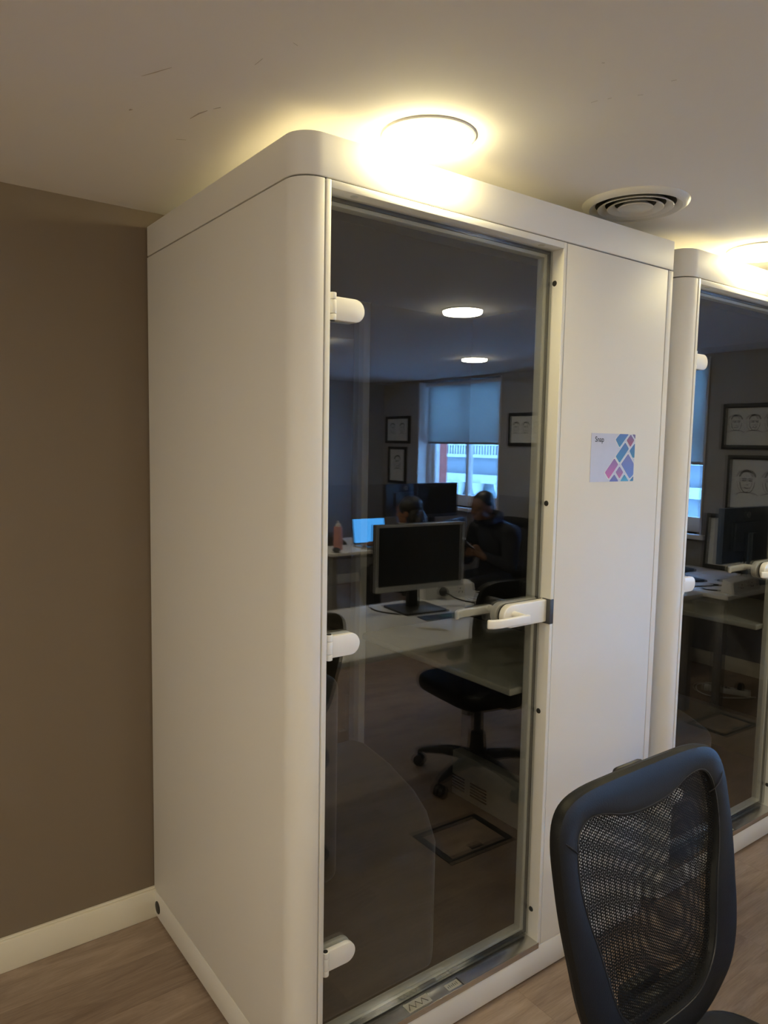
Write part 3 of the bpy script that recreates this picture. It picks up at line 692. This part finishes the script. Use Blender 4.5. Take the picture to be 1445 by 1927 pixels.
MB().tube([(0, .04, 0), (.03, .075, -.025), (.07, .10, -.040), (.10, .16, -.0415), (.06, .22, -.0415), (-.02, .25, -.0415)], .0038, 8).build('flex', M['black_plastic'], t, smooth=True)
def cable(pts, r, m, label, closed=False, cat='cable'):
    P_ = [Vector(p) for p in pts]; out = []
    for i in range(len(P_) - 1):
        p0, p1, p2, p3 = P_[max(i - 1, 0)], P_[i], P_[i + 1], P_[min(i + 2, len(P_) - 1)]
        for j in range(6):
            u = j / 6; out.append(.5 * ((2 * p1) + (p2 - p0) * u + (2 * p0 - 5 * p1 + 4 * p2 - p3) * u * u + (3 * p1 - p0 - 3 * p2 + p3) * u ** 3))
    out.append(P_[-1]); o0 = out[0].copy()
    o = MB().tube([p - o0 for p in out], r, 7).build('cable', m, smooth=True); o.location = o0
    return tag(o, label, cat)
cz = DZ + .0035
coil = []
for k in range(42):
    a = k * .52; rr = .075 + .012 * math.sin(k * 1.7); coil.append((2.075 + rr * math.cos(a), -1.50 + rr * .8 * math.sin(a), cz + .0009 * k))
cable(coil, .003, M['white_plastic'], 'coil of white cable on the desk in front of the white double socket')
cable([(1.475, -1.44, cz), (1.44, -1.50, cz), (1.42, -1.58, cz), (1.44, -1.66, cz)], .0035, M['black_plastic'], 'black cable trailing from the foot of the silver-framed monitor')
t = thing('paper_sheet', 'white card lying on the desk under the plug cable', 'paper', (1.83, -1.55, DZ), .5); MB().box(-.10, .10, -.07, .07, 0, .002).build('sheet', M['paper'], t)
t = thing('mouse_mat', 'dark mat with a green patch under the silver-framed monitor', 'mat', (1.66, -1.30, DZ), .15)
MB().box(-.15, .13, -.04, .06, 0, .003).build('mat', M['rubber'], t); MB().box(-.03, .09, -.02, .03, .003, .0036).build('green_print', M['green_mat'], t)
t = thing('ballpoint_pen', 'white pen lying near the front of the desk with the silver-framed monitor', 'pen', (1.42, -1.12, DZ), .9)
MB().tube([(-.07, 0, .005), (.055, 0, .005), (.07, 0, .005)], [.005, .005, .001], 10).build('barrel', M['white_plastic'], t, smooth=True); MB().box(.0, .05, -.0015, .0015, .010, .012).build('clip', M['alu'], t)
# desk in the farther reflection
cable([(3.55, -1.02, cz), (3.50, -.96, cz), (3.56, -.88, cz), (3.70, -.86, cz), (3.78, -.91, cz), (3.70, -.99, cz), (3.58, -1.03, cz), (3.50, -1.10, cz)], .004, M['black_plastic'], 'loop of black cable on the desk with the blue-tinted monitor')
cable([(3.90, -.945, DZ + .17), (3.86, -.925, DZ + .09), (3.80, -.96, cz + .001), (3.70, -1.03, cz + .001)], .0035, M['black_plastic'], 'black lead hanging from the blue-tinted monitor')
t = thing('paper_sheet', 'pale sheet of paper on the desk beside the leaning picture', 'paper', (4.13, -1.24, DZ), .2); MB().box(-.15, .15, -.105, .105, 0, .002).build('sheet', M['paper'], t)
t = thing('folder', 'dark closed folder on the desk behind the black cable loop', 'folder', (3.66, -1.26, DZ), .3); MB().box(-.15, .15, -.11, .11, 0, .014).build('cover', M['black_plastic'], t, bevel=.003); MB().box(-.145, .152, -.105, .105, .004, .010).build('pages', M['paper'], t)
t = thing('keyboard', 'black keyboard on the desk at the right edge of the farther booth glass', 'keyboard', (3.90, -1.46, DZ), .05); MB().box(-.21, .21, -.065, .065, 0, .018).build('case', M['black_plastic'], t, bevel=.004); MB().box(-.20, .20, -.055, .055, .018, .021).build('keys', M['strike'], t)
t = thing('dark_desk_block', 'small black block, made up as a speaker, at the left end of the desk with the blue-tinted monitor', 'speaker', (3.50, -1.50, DZ)); MB().box(-.05, .05, -.05, .05, 0, .15).build('cabinet', M['black_plastic'], t, bevel=.008); MB().lathe([(0, .0), (.03, .001), (.036, .004)], (0, .048, .06), 20, axis='y').build('cone', M['strike'], t, smooth=True)  # dark object of unclear kind, given an invented speaker form
t.name = 'desk_block'
t = thing('power_strip', 'white power strip on the floor mirrored low in the farther booth', 'power strip', (3.86, -.98, 0), 1.1)
MB().box(-.14, .14, -.027, .027, 0, .035).build('housing', M['white_plastic'], t, bevel=.004)
for k in range(3): MB().lathe([(0, .037), (.017, .037), (.018, .035)], (-.08 + k * .08, 0, 0), 16).build('outlet', M['strike'], t)
MB().lathe([(0, .0), (.022, .0), (.022, .03), (.012, .045), (0, .045)], (.08, 0, .036), 16).build('plug', M['black_plastic'], t, smooth=True)
cable([(3.95, -1.10, .02), (3.85, -1.18, .006), (3.72, -1.10, .006), (3.70, -.98, .006), (3.80, -.88, .006), (3.92, -.82, .006)], .004, M['white_plastic'], 'white flex looped around the power strip on the floor')
def floor_box(x, y, rz, label):
    t = thing('floor_box', label, 'floor box', (x, y, 0), rz, group='floor outlet boxes'); a, b, f = .17, .125, .030
    for x0, x1, y0, y1 in ((-a, a, -b, -b + f), (-a, a, b - f, b), (-a, -a + f, -b + f, b - f), (a - f, a, -b + f, b - f)): MB().box(x0, x1, y0, y1, 0, .004).build('rim', M['rubber'], t, bevel=.001)
    MB().box(-a + f, a - f, -b + f, b - f, 0, .002).build('lid', M['wood'], t); MB().box(-.03, .03, b - f - .03, b - f - .012, .002, .0035).build('lift_flap', M['rubber'], t)
floor_box(1.195, -.635, .03, 'black-rimmed outlet box in the floor before the booth with the Snap sign')
floor_box(3.30, -.70, .03, 'black-rimmed outlet box in the floor before the farther booth')

# ---- pictures on the window wall
def picture(y0, y1, z0, z1, label, heads, lean=0.0, x=XW):
    t = thing('picture_frame', label, 'picture', (x, (y0 + y1) / 2, z0), group='framed pencil portraits'); hw, h = (y1 - y0) / 2, z1 - z0; b = .030
    if lean: t.rotation_euler = (0, lean, 0)
    for a in (((-.024, 0), (-hw, -hw + b), (0, h)), ((-.024, 0), (hw - b, hw), (0, h)), ((-.024, 0), (-hw + b, hw - b), (0, b)), ((-.024, 0), (-hw + b, hw - b), (h - b, h))):
        MB().box(*a[0], *a[1], *a[2]).build('frame_bar', M['frame_black'], t, bevel=.002)
    pp = MB().box(-.010, -.002, -hw + b, hw - b, b, h - b).build('drawing', M['sketch_paper'], t)
    for (yc, zc, s) in heads:
        def loop(rx, rz_, cz_, a0=0, a1=2 * PI, n=22, cy=0): return [(-.0105, yc + (cy + rx * math.cos(a0 + (a1 - a0) * i / n)) * s, zc + (cz_ + rz_ * math.sin(a0 + (a1 - a0) * i / n)) * s) for i in range(n + 1)]
        g = MB(); r = .0020 * s / .06
        g.tube(loop(.62, .9, 0, -PI, 0), r, 4); g.tube(loop(.66, .55, .42, 0, PI), r * 1.9, 4); g.tube(loop(.60, .42, .46, .1, PI - .1), r * 1.7, 4)
        for sg in (-1, 1): g.tube(loop(.14, .05, .12, 0, 2 * PI, 8, sg * .27), r, 4); g.tube(loop(.18, .06, .22, .3, PI - .3, 6, sg * .27), r, 4)
        g.tube(loop(.08, .06, -.2, -PI, 0, 6), r * .8, 4); g.tube(loop(.24, .10, -.42, -PI + .2, -.2, 8), r, 4)
        g.tube(loop(1.0, .4, -1.25, .4, PI - .4, 10), r * .8, 4)
        g.build('sketched_head', M['ink'], pp)
    return t
picture(-5.455, -5.009, 1.61, 1.918, 'upper framed drawing left of the blind-covered window', [(-.10, .17, .06), (.08, .17, .06)])
picture(-5.395, -5.065, 1.156, 1.572, 'tall framed drawing below another, left of the blind-covered window', [(0, .24, .08)])
picture(-3.50, -2.93, 1.602, 1.912, 'framed group drawing right of the blind-covered window', [(-.19, .17, .055), (-.07, .17, .055), (.05, .17, .055), (.17, .17, .055)])
picture(-1.385, -.80, 1.604, 1.926, 'upper of the two framed portrait drawings mirrored in the farther booth', [(-.195, .185, .06), (-.065, .185, .06), (.06, .185, .06), (.19, .185, .06)])
picture(-1.330, -.80, 1.160, 1.563, 'lower of the two framed portrait drawings mirrored in the farther booth', [(-.12, .215, .085), (.06, .215, .085)])
picture(-1.450, -1.06, DZ + .004, 1.136, 'framed picture standing on the desk, leaning on the wall', [], lean=.06, x=XW - .045)

# ================================================================== PEOPLE
def body(name, label, parts, ells, rule, mats, voxel=.007):
    b = MB()
    for p0, r0, p1, r1 in parts:
        p0, p1 = Vector(p0), Vector(p1); n = 5
        b.tube([p0.lerp(p1, i / n) for i in range(n + 1)], [r0 + (r1 - r0) * i / n for i in range(n + 1)], 14)
        b.ell(p0, (r0,) * 3, 14, 8); b.ell(p1, (r1,) * 3, 14, 8)
    for e in ells: b.ell(*e[:2], 18, 12, 0, e[2] if len(e) > 2 else None)
    o = b.build(name, mats, smooth=True, weld=True)
    md = o.modifiers.new('r', 'REMESH'); md.mode = 'VOXEL'; md.voxel_size = voxel
    ms = o.modifiers.new('s', 'SMOOTH'); ms.iterations = 4; ms.factor = .5
    dg = bpy.context.evaluated_depsgraph_get(); me = bpy.data.meshes.new_from_object(o.evaluated_get(dg))
    o.modifiers.clear(); o.data = me; me.name = name
    if len(me.materials) == 0:
        for mm in mats: me.materials.append(mm)
    for p in me.polygons: p.use_smooth = True; p.material_index = rule(p.center)
    return tag(o, label, 'person')
def hand(wr, d, up, side, curl, r=.0088):
    """palm and five curled fingers: wr wrist, d forward, up = back of hand, side = thumb direction"""
    wr, d, up, side = Vector(wr), Vector(d).normalized(), Vector(up).normalized(), Vector(side).normalized(); P_ = []
    for k, ln in zip((-1.5, -.5, .5, 1.5), (.060, .074, .080, .072)):
        base = wr + d * .085 + side * (k * .019); P_.append((wr + d * .01 + side * (k * .012), .014, base, .0115))
        a = base; dd = d.copy()
        for j, f in enumerate((.42, .33, .25)):
            dd = (Matrix.Rotation(-curl * (.7 if j == 0 else 1.0), 3, d.cross(up).normalized() * -1) @ dd).normalized() if False else (dd * math.cos(curl) - up * math.sin(curl) * (1 if j == 0 else 1)).normalized()
            b = a + dd * ln * f; P_.append((a, r - .0005 * j, b, r - .0005 * (j + 1))); a = b
    t0 = wr + d * .03 + side * .028; t1 = t0 + (d * .6 + side * .7 - up * .25).normalized() * .038; t2 = t1 + (d * .85 + side * .1 - up * .5).normalized() * .030
    P_ += [(wr + d * .015 + side * .012, .016, t0, .013), (t0, .0115, t1, .010), (t1, .010, t2, .0085)]
    return P_
def head_parts(c, f, s):
    """ellipsoids and capsules of a head centred at c, facing f (unit), s = sideways unit"""
    c, f, s = Vector(c), Vector(f), Vector(s); u = Vector((0, 0, 1))
    R = Matrix((f, s, u)).transposed()
    E = [(c + u * .025, (.098, .077, .092), R), (c + f * .022 - u * .045, (.072, .060, .072), R), (c + f * .052 - u * .088, (.030, .034, .024), R),
         (c + f * .088 - u * .022, (.020, .011, .014), R), (c + f * .078 + u * .018, (.014, .050, .011), R), (c + f * .080 - u * .060, (.016, .026, .008), R), (c + f * .079 - u * .072, (.014, .022, .007), R)]
    C_ = [(c + f * .086 + u * .016, .008, c + f * .102 - u * .020, .011)]
    for k in (-1, 1): E.append((c + s * (.078 * k) - f * .008 - u * .012, (.020, .009, .032), R)); E.append((c + f * .060 + s * (.040 * k) - u * .022, (.024, .022, .022), R))
    return E, C_

# --- man facing -x, looking at a phone in his hands
mx, my = 3.36, -2.66
hc = (3.215, my, 1.118); hf = Vector((-.985, .12, -.12)).normalized(); hs = hf.cross(Vector((0, 0, 1))).normalized()
E, C_ = head_parts(hc, hf, hs)
for k in (-1, 1): pass
pr = [((mx, my - .09, .52), .105, (mx, my + .09, .52), .105), ((mx, my, .55), .135, (mx + .02, my, .74), .128), ((mx + .02, my, .74), .130, (mx, my, .90), .138),
      ((mx, my - .10, .92), .095, (mx, my + .10, .92), .095), ((mx - .01, my, .95), .075, (3.25, my, 1.055), .055)]
for k in (-1, 1):
    sh = (mx - .01, my + .185 * k, .925); el = (mx - .07, my + .235 * k, .685); wr = (3.165, my + .075 * k, .755)
    pr += [(sh, .078, el, .054), (el, .052, wr, .036), ((mx, my + .10 * k, .53), .098, (2.93, my + .12 * k, .53), .066), ((2.93, my + .12 * k, .52), .062, (2.97, my + .12 * k, .10), .042), ((2.98, my + .12 * k, .055), .042, (2.82, my + .12 * k, .040), .036)]
    pr += hand(wr, (-.62, -.55 * k, .45), (-.5, 0, .8) if k < 0 else (-.35, .2, .85), (.1, .1 * k, .95), .55)
pr += C_
man = body('person', 'man in a dark hoodie sitting by the window and looking down at a phone', pr, E,
           lambda c: 0 if (c.z > 1.028 and c.x < 3.33) else (0 if (c.x < 3.155 and .70 < c.z < .93) else (2 if c.z < .60 else 1)), [M['skin_m'], M['navy_cloth'], M['trouser']])
Rh = Matrix((hf, hs, Vector((0, 0, 1)))).transposed()
def on_head(c, R, pts): return [Vector(c) + R @ Vector(p) for p in pts]
h = MB(); h.ell(Vector(hc) + Rh @ Vector((-.014, 0, .045)), (.098, .083, .086), 22, 14, 0, Rh); h.ell(Vector(hc) + Rh @ Vector((-.050, 0, .0)), (.062, .076, .085), 18, 12, 0, Rh)
h.build('hair', M['hair'], man, smooth=True)
hd = MB(); hd.tube(on_head((3.285, my, 1.02), Matrix.Identity(3), [(-.07, .045, -.02), (-.04, .085, 0), (.03, .085, .025), (.075, .045, .035), (.085, 0, .035), (.075, -.045, .035), (.03, -.085, .025), (-.04, -.085, 0), (-.07, -.045, -.02)]), [.018, .026, .032, .036, .038, .036, .032, .026, .018], 10)
hd.build('hood', M['navy_cloth'], man, smooth=True)
for k in (-1, 1):
    MB().ell(Vector(hc) + Rh @ Vector((.083, .031 * k, .0)), (.006, .012, .006), 10, 6, 0, Rh).build('eye', M['strike'], man, smooth=True)
    MB().ell(Vector(hc) + Rh @ Vector((.084, .031 * k, .019)), (.008, .021, .004), 10, 6, 0, Rh).build('eyebrow', M['hair'], man, smooth=True)
t = thing('mobile_phone', 'phone with a lit screen in the hands of the man in the hoodie', 'phone', (3.112, my + .005, .805))
t.rotation_euler = (0, -.9, .15)
MB().box(-.005, .003, -.036, .036, 0, .145).build('phone_body', M['black_plastic'], t, bevel=.003); MB().box(.003, .0036, -.032, .032, .006, .139).build('phone_screen', M['phone_on'], t)

# --- woman facing the laptop, elbow raised
wx, wy = 2.975, -3.14
f2 = Vector((-.55, -.83, -.12)).normalized(); s2 = f2.cross(Vector((0, 0, 1))).normalized(); whc = (2.92, -3.21, 1.052)
E2, C2 = head_parts(whc, f2, s2)
pr = [((wx - .08, wy + .03, .52), .10, (wx + .08, wy - .03, .52), .10), ((wx, wy, .54), .125, (wx - .01, wy - .02, .72), .108), ((wx - .01, wy - .02, .72), .112, (wx - .02, wy - .04, .86), .118),
      ((wx - .10, wy, .88), .070, (wx + .08, wy - .08, .88), .070), ((wx - .02, wy - .05, .90), .058, (2.94, -3.185, .985), .045)]
sd = Vector((.83, -.55, 0)); fd = Vector((-.55, -.83, 0)); base = Vector((wx - .02, wy - .04, .88))
for k in (-1, 1):
    sh = base + sd * .165 * k; el = base + sd * (.27 if k < 0 else .22) * k + fd * .10 - Vector((0, 0, .045 if k < 0 else .22)); wr = base + sd * .10 * k + fd * .30 + Vector((0, 0, -.09 if k < 0 else -.10))
    pr += [(sh, .060, el, .043), (el, .042, wr, .027)] + hand(wr, fd * .8 - sd * .35 * k - Vector((0, 0, .1)), (0, 0, 1), -sd * k, .35)
    hp = Vector((wx, wy, .53)) + sd * .09 * k; kn = hp + fd * .42; an = kn + Vector((0, 0, -.43)) - fd * .04
    pr += [(hp, .092, kn, .060), (kn, .056, an, .036), (an + Vector((0, 0, -.02)), .036, an + fd * .15 + Vector((0, 0, -.05)), .030)]
pr += C2
woman = body('person', 'dark-haired woman in a cream top bending towards the lit laptop', pr, E2,
             lambda c: 0 if (c.z > .965 or (Vector((c.x, c.y)) - Vector((base.x, base.y))).length > .20 and c.z > .62) else (2 if (c.z < .58 or (c.z < .66 and (Vector((c.x, c.y)) - Vector((wx, wy))).dot(Vector((-.55, -.83))) > .10)) else 1), [M['skin_w'], M['cream_cloth'], M['trouser']])
Rw = Matrix((f2, s2, Vector((0, 0, 1)))).transposed()
h = MB(); h.ell(Vector(whc) + Rw @ Vector((-.016, 0, .038)), (.104, .090, .094), 22, 14, 0, Rw); h.ell(Vector(whc) + Rw @ Vector((-.055, 0, -.06)), (.070, .092, .14), 18, 12, 0, Rw)
h.ell(Vector(whc) + Rw @ Vector((-.10, .0, -.12)), (.06, .085, .13), 18, 12, 0, Rw); h.build('hair', M['hair'], woman, smooth=True)
for k in (-1, 1):
    MB().ell(Vector(whc) + Rw @ Vector((.083, .031 * k, .0)), (.006, .012, .006), 10, 6, 0, Rw).build('eye', M['strike'], woman, smooth=True)

# ================================================================== OUTSIDE: the building across the street
fx = 24.0
b = thing('building', 'pale building with white balustrade and columns outside the window', 'building', (fx, -18, -6))
def bz(z): return z + 6
MB().box(.0, 6, -16, 16, 0, bz(1.05)).build('wall', M['facade'], b)
MB().box(-.25, 6, -16, 16, bz(1.05), bz(1.20)).build('roof_ledge', M['facade_white'], b)
MB().box(1.2, 6, -16, 16, bz(1.2), bz(1.75)).build('roof', M['slate'], b)
MB().box(-.35, .0, -16, 16, bz(-.15), bz(.25)).build('cornice', M['facade_white'], b)
bal = None
for k in range(72):
    yy = -11.0 + k * .19
    if bal is None: o = MB().box(-.05, .07, 0, .10, bz(1.20), bz(1.62)).build('baluster', M['facade_white'], b); bal = o.data
    else: o = bpy.data.objects.new('baluster', bal); COL.objects.link(o); o.parent = b
    o.location = (0, yy, 0)
MB().box(-.1, .12, -11.2, 3.0, bz(1.62), bz(1.72)).build('handrail', M['facade_white'], b)
for k, yy in enumerate((-9.4, -8.1, -7.4, -6.1, -4.6, -3.0, -1.4, .2)):
    MB().lathe([(.0, 0), (.20, 0), (.20, .5), (.14, .6), (.13, 2.3), (.20, 2.45), (.30, 2.75), (.34, 2.95), (0, 2.95)], (-.25, yy, bz(-3.1)), 16).build('column', M['facade_white'], b, smooth=True)
    MB().box(-.02, .02, yy + .25, yy + 1.0, bz(-2.6), bz(-.35)).build('window', M['facade_glass'], b)
print('objects', len(bpy.data.objects))
